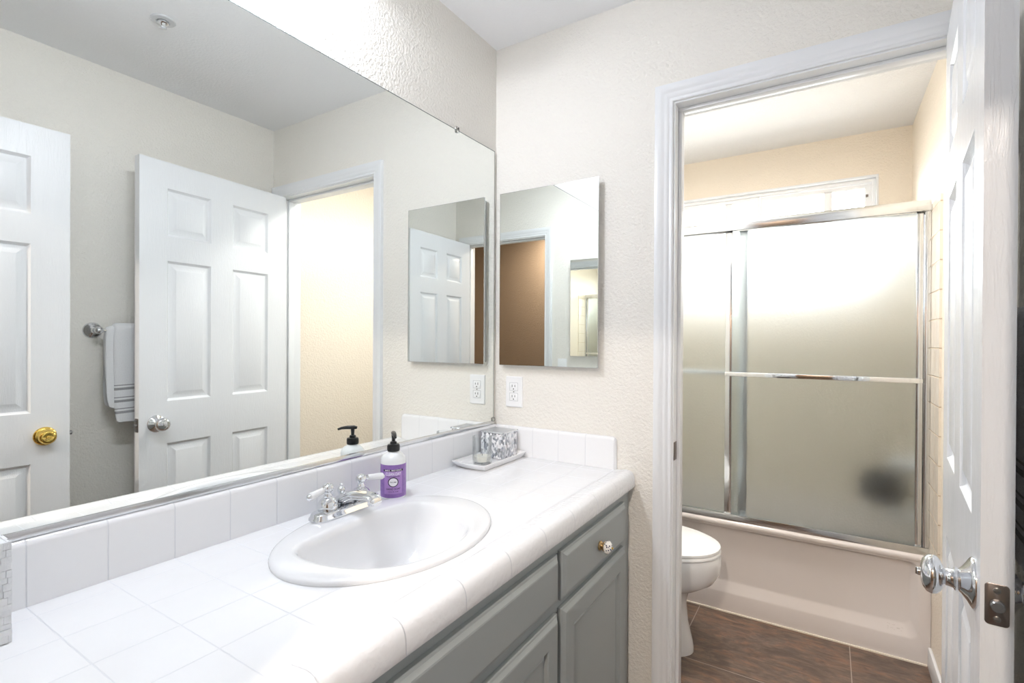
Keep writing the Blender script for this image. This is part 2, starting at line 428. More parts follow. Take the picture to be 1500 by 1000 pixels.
def latch(parent, w, t, z, m):
    bm = B(); hw, hh, r = .0127, .0285, .005
    pts = []
    for cx_, cz_, a0 in ((hw - r, hh - r, 0), (-hw + r, hh - r, 90), (-hw + r, -hh + r, 180), (hw - r, -hh + r, 270)):
        for k in range(7):
            a = math.radians(a0 + 15 * k); pts.append((cx_ + r * math.cos(a), cz_ + r * math.sin(a)))
    rings(bm, [[(w + d, t / 2 + p[0] * q, z + p[1] * q) for p in pts] for d, q in ((-.001, 1), (.0008, 1), (.0014, .97))])
    o = obj('latch_plate', bm, m, parent, local=True, ang=50)
    bm = B()
    lathe(bm, [(.0078, 0), (.0078, .008), (.0065, .0095)], (w + .001, t / 2, z), (1, .0, 0), 24)
    obj('latch_bolt', bm, M_steel, o, local=True)
    for dz in (-.0195, .0195):
        bm = B(); lathe(bm, [(.0042, 0), (.0042, .001), (.0025, .0018)], (w + .0012, t / 2, z + dz), (1, 0, 0), 16)
        box(bm, w + .0025, w + .0033, t / 2 - .003, t / 2 + .003, z + dz - .0005, z + dz + .0005)
        obj('screw', bm, M_steel, o, local=True)
    return o
def hinges(parent, y, s, m):
    for z in (.20, 1.072, 1.807):
        bm = B(); lathe(bm, [(.003, -.048), (.0055, -.045), (.0055, .045), (.003, .048)], (-.006, y + s * .004, z), (0, 0, 1), 14)
        box(bm, -.004, .0008, min(y, y - s * .03), max(y, y - s * .03), z - .045, z + .045)
        obj('hinge', bm, m, parent, local=True)
WL, TL, HL = .704, .0343, 2.0307
# bath door
d1 = structempty('door_1', 'open white six panel door with chrome knob, hinged beside the bathtub doorway', 'door', (1.3549, 1.6402, .008), math.radians(-95.2))
obj('leaf', leafmesh(WL, HL, TL), M_door, d1, local=True, ang=20)
knob(d1, (WL - .066, 0, .917), -1, M_chrome); knob(d1, (WL - .066, TL, .917), 1, M_chrome)
latch(d1, WL, TL, .917, M_nickel); hinges(d1, TL, 1, M_steel)
# entry door
d2 = structempty('door_2', 'open white six panel entry door with brass knob, reflected at the left of the mirror', 'door', (1.349, .0135, .008), math.radians(92.2))
obj('leaf', leafmesh(WL, HL, TL), M_door, d2, local=True, ang=20)
knob(d2, (WL - .070, TL, .922), 1, M_brass, True, 'ball'); knob(d2, (WL - .070, 0, .922), -1, M_brass, False, 'ball')
latch(d2, WL, TL, .922, M_nickel); hinges(d2, 0, -1, M_steel)

# ------------------------------------------------------------------ window
wn = structempty('window_1', 'high white framed sliding window above the shower doors', 'window', ((WX0 + WX1) / 2, YF, WZ0))
def rectframe(bm, x0, x1, z0, z1, wl, wr, wb, wt, y0, y1):
    xs, zs = [x0, x0 + wl, x1 - wr, x1], [z0, z0 + wb, z1 - wt, z1]
    voxel(bm, xs, [y0, y1], zs, lambda i, j, k: not (i == 1 and k == 1))
M_vinyl = mat('white_vinyl', '#f3f3f4', .35)
bm = B(); rectframe(bm, WX0 - .004, WX1 + .004, WZ0 - .004, WZ1 + .004, .010, .010, .012, .010, YF - .004, YF + .055); obj('window_sill', bm, M_trim, wn, bevel=.001)
bm = B(); rectframe(bm, WX0 + .006, WX1 - .006, WZ0 + .008, WZ1 - .006, .016, .016, .02, .016, YF + .03, YF + .09); obj('window_frame', bm, M_vinyl, wn, bevel=.002)
xs_w = [.141, .581, .611, .745, .788, 1.087, 1.118, 1.296]
for (a, b, y) in ((.137, .765, .045), (.765, 1.298, .06)):
    bm = B(); rectframe(bm, a, b, WZ0 + .03, WZ1 - .024, 0.030, .030, .030, .022, YF + y, YF + y + .018)
    mx = .596 if a < .5 else 1.102
    box(bm, mx - .019, mx + .019, YF + y, YF + y + .014, WZ0 + .05, WZ1 - .04)
    sash = obj('sash', bm, M_vinyl, wn, bevel=.002)
    bm = B(); box(bm, a + .02, b - .02, YF + y + .007, YF + y + .010, WZ0 + .05, WZ1 - .04)
    obj('pane', bm, M_pane, sash, smooth=False)
bm = B(); box(bm, 1.270, 1.284, YF + .050, YF + .060, 2.055, 2.068); obj('window_latch', bm, M_nickel, wn, bevel=.002)

# ------------------------------------------------------------------ tub room
# tile surround
bm = B(); TT = .008; TZ0, TZ1 = .436, 1.830
box(bm, W2 - TT, W2, 2.395, YF, TZ0, TZ1)
zs = [TZ0, WZ0 - .004, TZ1]; xs = [0, WX0 - .004, WX1 + .004, W2 - TT]
voxel(bm, xs, [YF - TT, YF], zs, lambda i, j, k: not (i == 1 and k == 1))
box(bm, 0, TT, 2.395, YF - TT, TZ0, TZ1)
struct('trim_3', bm, M_wtile, 'almond square tile lining the walls around the bathtub', 'wall tile', smooth=False)

# bathtub
TY0, TZ = 2.570, .436
tub = thing('bathtub', 'almond enamel bathtub with recessed apron behind the toilet', 'bathtub', (W2 / 2, TY0, 0))
bm = B()
X0, X1 = .001, W2 - .001
def RR(x0, x1, z0, z1, y, r, n=8):
    pts = []
    for cx_, cz_, a0 in ((x1 - r, z1 - r, 0), (x0 + r, z1 - r, 90), (x0 + r, z0 + r, 180), (x1 - r, z0 + r, 270)):
        for k in range(n + 1):
            a = math.radians(a0 + 90 / n * k); pts.append((cx_ + r * math.cos(a), y, cz_ + r * math.sin(a)))
    return pts
# apron: outer face with a soft recess
lv = [RR(X0, X1, .0, TZ - .030, TY0, .0005), RR(X0 + .035, X1 - .035, .088, TZ - .034, TY0, .03), RR(X0 + .042, X1 - .042, .096, TZ - .036, TY0 + .003, .03),
      RR(X0 + .060, X1 - .060, .134, TZ - .040, TY0 + .022, .03), RR(X0 + .068, X1 - .068, .142, TZ - .044, TY0 + .0245, .03)]
rings(bm, lv, cap0=False, cap1=True)
# rim roll and deck
def edgepath(prof):
    L = [[bm.verts.new((x, y, z)) for x in (X0, X1)] for y, z in prof]
    for a, b in zip(L[:-1], L[1:]): bm.faces.new([a[0], a[1], b[1], b[0]])
edgepath([(TY0, TZ - .030), (TY0 - .004, TZ - .027), (TY0 - .0065, TZ - .018), (TY0 - .0065, TZ - .012), (TY0 - .003, TZ - .004), (TY0 + .004, TZ)])
# deck with basin
def RRz(x0, x1, y0, y1, z, r, n=8):
    pts = []
    for cx_, cy_, a0 in ((x1 - r, y1 - r, 0), (x0 + r, y1 - r, 90), (x0 + r, y0 + r, 180), (x1 - r, y0 + r, 270)):
        for k in range(n + 1):
            a = math.radians(a0 + 90 / n * k); pts.append((cx_ + r * math.cos(a), cy_ + r * math.sin(a), z))
    return pts
rings(bm, [RRz(X0, X1, TY0 + .004, YF - .009, TZ, .0005), RRz(.10, W2 - .07, TY0 + .085, YF - .05, TZ, .09), RRz(.105, W2 - .075, TY0 + .09, YF - .055, TZ - .006, .09),
           RRz(.16, W2 - .09, TY0 + .11, YF - .075, .20, .10), RRz(.22, W2 - .11, TY0 + .14, YF - .105, .10, .10), RRz(.28, W2 - .16, TY0 + .19, YF - .155, .085, .08)], cap0=False, cap1=True)
bmesh.ops.remove_doubles(bm, verts=bm.verts, dist=1e-5)
obj('tub_shell', bm, M_tub, tub, ang=50)
M_cloud = mat('worn_sticker', '#c3bbb5', .5)
bm = B()
for k in range(16):
    x = 1.318 + random.random() * .06; z = .128 - (x - 1.318) * .06 - random.random() * .022; l = .003 + random.random() * .008
    sl = (z - .096) / (.134 - .096); y = TY0 + .003 + .019 * sl - .0006
    vs = [bm.verts.new((x + a, y + b * .5, z + b)) for a, b in ((0, 0), (l, 0), (l, .0014), (0, .0014))]; bm.faces.new(vs)
obj('sticker_residue', bm, M_cloud, tub, smooth=False)
M_grout = mat('caulk', '#e6dccd', .6)
bm = B(); box(bm, .012, W2 - .012, TY0 - .006, TY0 + .001, .0, .006); obj('caulk_bead', bm, M_grout, tub)['label'] = 'pale bead of caulk along the floor'

# shower enclosure
sh = thing('shower_door', 'chrome framed sliding shower doors with frosted glass standing on the tub rim', 'shower door', (W2 / 2, 2.60, TZ))
bm = B(); S0, S1 = .0085, W2 - TT - .0005
voxel(bm, [S0, S1], [2.572, 2.580, 2.592, 2.596, 2.607, 2.611, 2.628], [TZ + .0005, TZ + .010, TZ + .030], lambda i, j, k: k == 0 or j in (0, 2, 4) or False)
obj('bottom_track', bm, M_alu, sh, bevel=.0006)
bm = B(); voxel(bm, [S0, S1], [2.566, 2.570, 2.630, 2.634], [1.806, 1.838, 1.850], lambda i, j, k: k == 1 or j in (0, 2))
obj('header_rail', bm, M_alu, sh, bevel=.002)
for a, b in ((S0, S0 + .022), (S1 - .020, S1)):
    bm = B(); box(bm, a, b, 2.572, 2.628, TZ + .031, 1.806); q = (a + b) / 2; box(bm, min(a, b) - (.004 if a > 1 else 0), max(a, b) + (0 if a > 1 else .004), 2.598, 2.602, TZ + .031, 1.806)
    obj('wall_jamb', bm, M_alu, sh, bevel=.002)
def panel(x0, x1, yc, ybar, wl, wr):
    z0, z1 = TZ + .014, 1.815
    bm = B(); box(bm, x0, x0 + wl, yc - .006, yc + .006, z0, z1); box(bm, x1 - wr, x1, yc - .006, yc + .006, z0, z1)
    box(bm, x0 + wl, x1 - wr, yc - .005, yc + .005, z0, z0 + .012); box(bm, x0 + wl, x1 - wr, yc - .005, yc + .005, z1 - .012, z1)
    p = obj('sliding_panel', bm, M_alu, sh, bevel=.0012)
    bm = B(); box(bm, x0 + wl - .003, x1 - wr + .003, yc - .0025, yc + .0025, z0 + .008, z1 - .008)
    obj('frosted_glass', bm, M_frost, p, smooth=False)
    bm = B(); zb = 1.121; s = 1 if ybar > yc else -1
    box(bm, x0 + .014, x1 - .014, ybar - .003, ybar + .003, zb, zb + .020)
    for xa in (x0 + .004, x1 - .030):
        box(bm, xa, xa + .026, min(yc + s * .0065, ybar), max(yc + s * .0065, ybar), zb + .001, zb + .019)
    obj('towel_rail', bm, M_chrome, p, bevel=.002)
panel(.692, 1.430, 2.586, 2.545, .030, .022)
panel(.034, .787, 2.6015, 2.645, .022, .036)

# plumbing behind the frosted glass
sv = thing('shower_valve', 'chrome round shower valve blurred behind the frosted glass', 'shower valve', (W2 - TT, 2.84, .74))
bm = B(); lathe(bm, [(.070, 0), (.070, .004), (.064, .010), (.040, .014), (.032, .016), (.028, .045), (.024, .05)], (W2 - TT, 2.84, .74), (-1, 0, 0), 40); obj('escutcheon', bm, M_chrome, sv)
bm = B(); lathe(bm, [(.026, .05), (.030, .055), (.030, .08), (.024, .110), (.012, .118)], (W2 - TT, 2.84, .74), (-1, 0, 0), 32); obj('handle', bm, M_chrome, sv)
ts = thing('tub_spout', 'chrome tub spout low on the wall behind the frosted glass', 'tub spout', (W2 - TT, 2.84, .53))
bm = B(); tube(bm, [(W2 - TT, 2.84, .515), (W2 - TT - .02, 2.84, .515), (W2 - TT - .08, 2.84, .512), (W2 - TT - .11, 2.84, .50), (W2 - TT - .115, 2.84, .485)], [.030, .026, .024, .023, .018], 20); obj('spout_body', bm, M_chrome, ts)
M_puff = mat('dark_mesh_netting', '#1d2026', .8)
bs = thing('bath_sponge', 'dark round bath sponge hanging behind the frosted glass at the right', 'bath sponge', (1.330, 2.84, .55))
bm = B(); rs = []
for i in range(1, 24):
    a = PI * i / 24; row = []
    for k in range(48):
        b = 2 * PI * k / 48; r = .086 + .011 * math.sin(9 * b + 5 * math.sin(3 * a)) * math.sin(a) + .006 * math.sin(7 * a + 4 * b)
        row.append((1.322 + r * math.sin(a) * math.cos(b), 2.84 + r * math.sin(a) * math.sin(b), .628 - r * .95 * math.cos(a)))
    rs.append(row)
rings(bm, rs); obj('netting', bm, M_puff, bs, ang=180)
bm = B(); tube(bm, [(1.330, 2.825, .700), (1.342, 2.812, .735), (1.352, 2.838, .7725), (1.352, 2.866, .745), (1.345, 2.858, .72), (1.330, 2.855, .700)], .0018, 8); obj('hanging_cord', bm, M_puff, bs)

# toilet
TYC = 2.165
toi = thing('toilet', 'white elongated toilet with closed lid partly hidden by the doorway casing', 'toilet', (.35, TYC, 0))
def egg(x0, x1, hw, z, n=48, p=2.25):
    cxx = x0 + (x1 - x0) * .52; pts = []
    for k in range(n):
        a = 2 * PI * k / n; c, s_ = math.cos(a), math.sin(a)
        rx = (x1 - cxx) if c > 0 else (cxx - x0)
        pw = 2 / (2.0 if c > 0 else 2.8)
        pts.append((cxx + rx * math.copysign(abs(c) ** pw, c), TYC + hw * math.copysign(abs(s_) ** (2 / 2.1), s_), z))
    return pts
bm = B()
rings(bm, [egg(.16, .645, .112, 0), egg(.16, .645, .112, .018), egg(.165, .640, .104, .045), egg(.18, .622, .092, .12), egg(.18, .615, .094, .20), egg(.17, .625, .108, .245),
           egg(.16, .672, .135, .272), egg(.16, .722, .160, .305), egg(.16, .746, .174, .345), egg(.16, .750, .180, .385), egg(.16, .748, .181, .412), egg(.165, .742, .176, .420), egg(.2, .70, .14, .420), egg(.22, .68, .12, .40), egg(.3, .6, .05, .25)])
obj('bowl', bm, M_porc, toi, ang=70)
bm = B(); rings(bm, [egg(.20, .744, .178, .4215), egg(.196, .748, .183, .4245), egg(.196, .748, .183, .433), egg(.20, .744, .179, .437)]); obj('seat', bm, M_plastic, toi, ang=50)
bm = B(); rings(bm, [egg(.20, .743, .178, .4385), egg(.196, .747, .182, .441), egg(.196, .746, .181, .449), egg(.205, .735, .170, .455), egg(.26, .67, .11, .458)]); obj('lid', bm, M_plastic, toi, ang=50)
bm = B(); rings(bm, [RRz(.012, .185, TYC - .20, TYC + .20, .40, .03), RRz(.005, .195, TYC - .215, TYC + .215, .50, .03), RRz(.003, .200, TYC - .225, TYC + .225, .76, .03)]); box(bm, .10, .22, TYC - .11, TYC + .11, .30, .401); obj('tank', bm, M_porc, toi, ang=50)
bm = B(); rings(bm, [RRz(.002, .206, TYC - .232, TYC + .232, .761, .035), RRz(.002, .206, TYC - .232, TYC + .232, .790, .035), RRz(.012, .196, TYC - .222, TYC + .222, .799, .03)]); obj('tank_lid', bm, M_porc, toi, ang=50)
bm = B(); lathe(bm, [(.012, 0), (.012, .01)], (.2, TYC - .16, .70), (1, 0, 0), 16); box(bm, .208, .214, TYC - .165, TYC - .09, .694, .706); obj('flush_lever', bm, M_chrome, toi, bevel=.001)

# tub room ceiling lamp
cl = thing('ceiling_light', 'round frosted dome light on the tub room ceiling', 'ceiling light', (.62, 2.12, H2))
bm = B(); lathe(bm, [(.14, 0), (.14, -.018), (.13, -.022)], (.62, 2.12, H2), (0, 0, 1), 40); obj('lamp_base', bm, M_chrome, cl)
bm = B(); lathe(bm, [(.125, -.0225), (.118, -.045), (.09, -.065), (.05, -.077), (.001, -.080)], (.62, 2.12, H2), (0, 0, 1), 40); obj('dome_diffuser', bm, emis('warm_diffuser', '#ffeed8', 2.0), cl)
def lamp(kind, name, loc, power, col, size=.05, rot=None, parent=None, spread=None):
    l = bpy.data.lights.new(name, kind); l.energy = power; l.color = lin(col)[:3]
    if kind == 'AREA':
        l.shape = 'DISK'; l.size = size
        if spread: l.spread = spread
    else: l.shadow_soft_size = size
    o = bpy.data.objects.new(name, l); COL.objects.link(o); o.location = loc
    if rot: o.rotation_euler = rot
    return o
lamp('AREA', 'tub_room_bulb', (.62, 2.12, H2 - .086), TUBLAMP_W, '#fdf8f4', .22)

# ------------------------------------------------------------------ hallway lamp
hl = thing('ceiling_light', 'round recessed downlight in the hallway ceiling outside the entry', 'ceiling light', (1.05, -1.0, H1))
bm = B(); lathe(bm, [(.075, 0), (.075, -.006), (.06, -.010), (.056, -.004), (.056, -.001)], (1.05, -1.0, H1), (0, 0, 1), 32); obj('trim_ring', bm, M_trim, hl)
bm = B(); lathe(bm, [(.055, -.001), (.055, -.003)], (1.05, -1.0, H1), (0, 0, 1), 32); obj('downlight_lens', bm, emis('warm_lens', '#ffe6c4', 4.0), hl)
lamp('AREA', 'hallway_bulb', (1.05, -1.0, H1 - .012), HALL_W, '#fff1e2', .10)

# ------------------------------------------------------------------ vanity cabinet
vc = thing('vanity_cabinet', 'grey painted vanity cabinet with paneled doors under the white tile counter', 'cabinet', (.27, .82, 0))
CY0, CY1, CX = YE1 + .002, YB0 - .003, .545
CZ = .794
bm = B()
box(bm, .004, CX - .019, CY0, CY0 + .016, .09, CZ); box(bm, .004, CX - .019, CY1 - .016, CY1, .09, CZ); box(bm, .004, CX - .02, CY0 + .016, CY1 - .016, .09, .106)
box(bm, .004, .010, CY0 + .016, CY1 - .016, .106, CZ); box(bm, .06, CX - .075, CY0 + .01, CY1 - .01, .001, .09)
obj('carcass', bm, M_grey, vc, smooth=False)
DR = [(1.124, 1.571)]      # y ranges of drawer column at the right
DT, DB = .766, .646
UPT, UPB = .766, .648
bm = B()
# face frame
ys = [CY0, .045, .262, .304, 1.070, 1.110, 1.585, CY1]; zs = [.09, .125, .612, .652, .758, CZ]
voxel(bm, [CX - .019, CX], ys, zs, lambda i, j, k: j in (0, 2, 4, 6) or k in (0, 2, 4) )
obj('face_frame', bm, M_grey, vc, bevel=.0008)
def front(name, y0, y1, z0, z1, panel=False):
    bm = B(); x0 = CX + .0005; T = .019
    def R(o, x): return [(x, y0 + o, z0 + o), (x, y1 - o, z0 + o), (x, y1 - o, z1 - o), (x, y0 + o, z1 - o)]
    lv = [R(0, x0), R(0, x0 + .009), R(.002, x0 + .0105), R(.006, x0 + .0115), R(.0085, x0 + .0135), R(.013, x0 + .018), R(.016, x0 + T)]
    if panel:
        s = .058
        lv += [R(s, x0 + T), R(s + .003, x0 + T - .002), R(s + .007, x0 + T - .0095), R(s + .013, x0 + T - .0095), R(s + .016, x0 + T - .0075), R(s + .020, x0 + T - .0085)]
    rings(bm, lv)
    return obj(name, bm, M_grey, vc, ang=14)
front('false_drawer_front', .292, 1.098, .648, .764)
front('cabinet_door', .292, .692, .112, .628, True); front('cabinet_door', .698, 1.098, .112, .620, True)
dr = front('drawer', 1.118, 1.572, .642, .764)
front('cabinet_door', 1.118, 1.572, .112, .622, True)
dr2 = front('drawer', .020, .272, .642, .764); front('cabinet_door', .020, .272, .112, .622, True)
# painted ceramic knob
def cabknob(y, z, par):
    xk = CX + .0195
    bm = B(); lathe(bm, [(.0130, 0), (.0135, .002), (.0120, .005), (.0090, .007), (.0085, .009), (.0125, .011), (.0140, .0135), (.0130, .0155)], (xk, y, z), (1, 0, 0), 24)
    k = obj('knob_base', bm, mat('aged_brass', '#b0966a', .3, 1), par); k['label'] = 'brass knob base'
    t = NT('painted_ceramic'); v = t.n('ShaderNodeTexVoronoi'); v.inputs['Scale'].default_value = 170; t.l(t.coord(), v.inputs['Vector'])
    c = t.mix(t.math('LESS_THAN', v.outputs['Distance'], .36), lin('#f4f3ee'), lin('#26305a')); t.l(c, t.b.inputs['Base Color']); t.b.inputs['Roughness'].default_value = .1
    bm = B(); lathe(bm, [(.0125, .0150), (.0165, .0175), (.0185, .0225), (.0172, .0285), (.0130, .0330), (.007, .0355), (.001, .036)], (xk, y, z), (1, 0, 0), 28)
    kk = obj('knob', bm, t.m, par); kk['label'] = 'white ceramic knob with navy dots'
    bm = B(); lathe(bm, [(.0030, .0355), (.0028, .039), (.001, .040)], (xk, y, z), (1, 0, 0), 14); obj('knob_screw', bm, M_brass, par)
cabknob(1.345, .703, dr); cabknob(.146, .703, dr2)

# ------------------------------------------------------------------ countertop
CT = .847
ct = thing('countertop', 'white square tile countertop with backsplash on the vanity', 'countertop', (.28, .8, CZ + .001))
SXC, SYC = .278, .819
AX, AY = .2015, .2665
bm = B()
cx0, cx1, cy0, cy1 = .0, .502, YE1 + .001, YB0 - .001
HX, HY = AX - .012, AY - .012
rx0, rx1, ry0, ry1 = cx0, cx1, .5, 1.14
angs = sorted(set([2 * PI * k / 96 for k in range(96)] + [math.atan2(y - SYC, x - SXC) % (2 * PI) for x in (rx0, rx1) for y in (ry0, ry1)]))
def rectpt(a):
    c, s_ = math.cos(a), math.sin(a); t = 1e9
    if c > 1e-9: t = min(t, (rx1 - SXC) / c)
    if c < -1e-9: t = min(t, (rx0 - SXC) / c)
    if s_ > 1e-9: t = min(t, (ry1 - SYC) / s_)
    if s_ < -1e-9: t = min(t, (ry0 - SYC) / s_)
    return (SXC + c * t, SYC + s_ * t)
def ell(a, ax, ay):
    c, s_ = math.cos(a), math.sin(a); r = 1 / math.sqrt((c / ax) ** 2 + (s_ / ay) ** 2); return (SXC + c * r, SYC + s_ * r)
inn_b = [(*ell(a, HX, HY), CZ + .001) for a in angs]; inn = [(*ell(a, HX, HY), CT) for a in angs]; outr = [(*rectpt(a), CT) for a in angs]; out_b = [(*rectpt(a), CZ + .001) for a in angs]
rings(bm, [inn_b, inn, outr], cap0=False, cap1=False)
L = rings(bm, [inn_b, out_b], cap0=False, cap1=False)
for (a, b) in ((cy0, ry0), (ry1, cy1)):
    for z in (CT, CZ + .001): bm.faces.new([bm.verts.new(p) for p in ((cx0, a, z), (cx1, a, z), (cx1, b, z), (cx0, b, z))])
bmesh.ops.remove_doubles(bm, verts=bm.verts, dist=1e-5)
obj('tile_surface', bm, M_counter, ct, smooth=False)
# rounded edge trim along the front
bm = B()
prof = [(.5025, CZ + .001), (.5025, CT), (.512, CT + .0008), (.524, CT + .0028), (.536, CT + .0040), (.5455, CT + .0034), (.552, CT + .0010), (.5575, -.0030 + CT), (.5615, CT - .0085), (.5642, CT - .015), (.5658, CT - .023), (.5665, CT - .034), (.5665, CT - .047), (.565, CT - .0500), (.560, CT - .0507), (.553, CT - .0507), (.553, CZ + .001)]
ny = 12
rings(bm, [[(x, cy0 + (cy1 - cy0) * k / ny, z) for x, z in prof] for k in range(ny + 1)])
obj('edge_trim', bm, M_nose, ct, ang=50)
def splash(name, x0, x1, y0, y1, z1, m, along):
    bm = B(); r = .012
    if along == 'y':
        pr = [(x0, CT + .0003), (x0, z1)] + [(x1 - r + r * math.sin(a), z1 - r + r * math.cos(a)) for a in [PI / 2 * k / 6 for k in range(7)]] + [(x1, CT + .0003)]
        rings(bm, [[(x, y, z) for x, z in pr] for y in (y0, y1)])
    else:
        # rounded top and rounded free end
        def P(y, xe, zt): return (y, xe, zt)
        rs = []
        for k in range(7):
            a = PI / 2 * k / 6; yy = y0 + r - r * math.cos(a); s_ = r - r * math.sin(a)
            # outline in xz at depth yy (front surface pulled in by s_)
            rr = r * 1.4; xe, zt = x1 - s_, z1 - s_; ol = [(x0, CT + .0003), (x0, zt)]
            ol += [(xe - rr + rr * math.sin(b), zt - rr + rr * math.cos(b)) for b in [PI / 2 * q / 6 for q in range(7)]] + [(xe, CT + .0003)]
            rs.append([(x, yy, z) for x, z in ol])
        rs.append([(p[0], y1, p[2]) for p in rs[-1]])
        rings(bm, rs)
    obj(name, bm, m, ct, ang=50)
splash('backsplash', .0005, .0135, cy0, YB0 - .001, .957, M_bs, 'y')
splash('side_splash', .014, .5035, YB0 - .0145, YB0 - .001, .957, M_ss, 'x')

# ------------------------------------------------------------------ sink
sk = thing('sink', 'white oval drop-in sink set in the tile counter', 'sink', (SXC, SYC, CT))
INN = [(.195, .635), (.178, .690), (.163, .785), (.163, .877), (.184, .967), (.238, 1.004), (.323, .994), (.400, .947), (.437, .887), (.451, .810), (.443, .740), (.415, .684), (.368, .645), (.311, .624), (.249, .617)]
BC = (.295, .815)
def catmull(P, n):
    out = []; N = len(P)
    for i in range(N):
        p0, p1, p2, p3 = [Vector(P[(i + j) % N]) for j in (-1, 0, 1, 2)]
        for k in range(n):
            t = k / n; out.append(.5 * ((2 * p1) + (p2 - p0) * t + (2 * p0 - 5 * p1 + 4 * p2 - p3) * t * t + (3 * p1 - p0 - 3 * p2 + p3) * t ** 3))
    return out
CI = catmull(INN, 16)
pol = sorted([(math.atan2(p.y - BC[1], p.x - BC[0]) % (2 * PI), math.hypot(p.x - BC[0], p.y - BC[1])) for p in CI])
def rin(a):
    a %= 2 * PI
    for (a0, r0), (a1, r1) in zip(pol, pol[1:]):
        if a0 <= a <= a1: return r0 + (r1 - r0) * (a - a0) / max(a1 - a0, 1e-9)
    (a0, r0), (a1, r1) = pol[-1], pol[0]; a2 = a if a > PI else a + 2 * PI
    return r0 + (r1 - r0) * (a2 - a0) / (a1 + 2 * PI - a0)
NS = 96
rI = [rin(2 * PI * k / NS) for k in range(NS)]
rI = [(rI[k - 1] + 2 * rI[k] + rI[(k + 1) % NS]) / 4 for k in range(NS)]
def oring(sc_, z):
    pts = []
    for k in range(NS):
        a = 2 * PI * k / NS; c, s_ = math.cos(a), math.sin(a); ax, ay = AX * 1.0 - sc_, AY - sc_
        dx, dy = BC[0] - SXC, BC[1] - SYC
        A_ = (c / ax) ** 2 + (s_ / ay) ** 2; B_ = 2 * (dx * c / ax ** 2 + dy * s_ / ay ** 2); C_ = (dx / ax) ** 2 + (dy / ay) ** 2 - 1
        t = (-B_ + math.sqrt(B_ * B_ - 4 * A_ * C_)) / (2 * A_); pts.append((BC[0] + c * t, BC[1] + s_ * t, z))
    return pts
def iring(s_, z, add=0, round_=0.0):
    pts = []
    mr = sum(rI) / NS * .92
    for k in range(NS):
        a = 2 * PI * k / NS; r = (rI[k] * (1 - round_) + mr * round_) * s_ + add; pts.append((BC[0] + r * math.cos(a), BC[1] + r * math.sin(a), z))
    return pts
bm = B()
rs = [oring(.010, CT - .001), oring(0, CT + .0005), oring(-.0005, CT + .004), oring(.001, CT + .0075), oring(.005, CT + .0105), oring(.011, CT + .012),
      iring(1, CT + .0115, .012), iring(1, CT + .0110, .005), iring(1, CT + .0085, .001), iring(1, CT + .004, -.003), iring(1, CT - .008, -.007)]
for s_, d, rd in ((.93, .030, .05), (.88, .055, .15), (.80, .085, .3), (.68, .108, .5), (.52, .124, .7), (.36, .132, .9), (.20, .136, 1), (.12, .138, 1)):
    rs.append(iring(s_, CT - d, 0, rd))
rings(bm, rs, cap0=False, cap1=True)
obj('basin', bm, M_porc, sk, ang=60)
bm = B(); lathe(bm, [(.030, .0), (.030, .002), (.024, .0035), (.020, .001), (.018, .001), (.018, .006), (.015, .009), (.001, .010)], (BC[0], BC[1], CT - .1385), (0, 0, 1), 32); obj('drain', bm, M_chrome, sk)

# ------------------------------------------------------------------ faucet
FZ = CT + .0115; FX, FY = .098, .846
fa = thing('faucet', 'chrome centerset faucet with white porcelain lever handles on the sink', 'faucet', (FX, FY, FZ))
def stad(hw, hl, z, n=12):
    pts = []
    for s_, a0 in ((1, 0), (-1, 180)):
        for k in range(n + 1):
            a = math.radians(a0 + 180 / n * k); pts.append((FX + hw * math.cos(a), FY + s_ * (hl - hw) + hw * math.sin(a), z))
    return pts
bm = B(); rings(bm, [stad(.028, .103, FZ), stad(.0295, .1045, FZ + .002), stad(.0285, .1035, FZ + .005), stad(.0255, .1, FZ + .008), stad(.0245, .099, FZ + .013), stad(.022, .096, FZ + .016)]); obj('base_plate', bm, M_chrome, fa, ang=60)
for s_ in (-1, 1):
    yh = FY + s_ * .051
    hp = [(.0285, .004), (.0285, .010), (.026, .014), (.0235, .016), (.0245, .018), (.0245, .026), (.0225, .034), (.018, .040), (.0125, .044), (.0098, .046), (.0108, .049), (.0088, .052), (.0080, .055), (.0095, .058), (.0130, .062), (.0142, .067), (.0132, .072), (.009, .076), (.004, .078), (.001, .0785)]
    bm = B(); lathe(bm, hp, (FX - .008, yh, FZ), (0, 0, 1), 32)
    h = obj('handle', bm, M_chrome, fa, ang=60)
    d = Vector((.22, s_ * 1.0, -.10)).normalized(); o = Vector((FX - .008, yh, FZ + .0675))
    bm = B(); lathe(bm, [(.0050, .012), (.0068, .016), (.0068, .018)], o, d, 20); obj('lever_collar', bm, M_chrome, h)
    bm = B(); lathe(bm, [(.0066, .0182), (.0076, .021), (.0080, .034), (.0088, .048), (.0094, .057), (.0086, .062)], o, d, 24); l_ = obj('porcelain_lever', bm, M_porc, h); l_['label'] = 'white porcelain lever'
    bm = B(); lathe(bm, [(.0076, .0622), (.0070, .0655), (.0035, .069), (.001, .070)], o, d, 20); obj('lever_cap', bm, M_chrome, h)
bm = B()
secs = [(-.030, .016, .000, .020), (-.018, .024, .002, .030), (0.0, .028, .006, .038), (.022, .027, .016, .045), (.045, .024, .026, .048), (.070, .021, .030, .047), (.088, .020, .031, .046), (.099, .0195, .027, .041), (.105, .017, .023, .035)]
rs = []
for dx, hw, zl, zh in secs:
    r = []
    for k in range(24):
        a = 2 * PI * k / 24; c, s_ = math.cos(a), math.sin(a)
        yy = hw * math.copysign(abs(c) ** .8, c); zz = (zl + zh) / 2 + (zh - zl) / 2 * math.copysign(abs(s_) ** .8, s_)
        r.append((FX + dx, FY + yy, FZ + .010 + zz))
    rs.append(r)
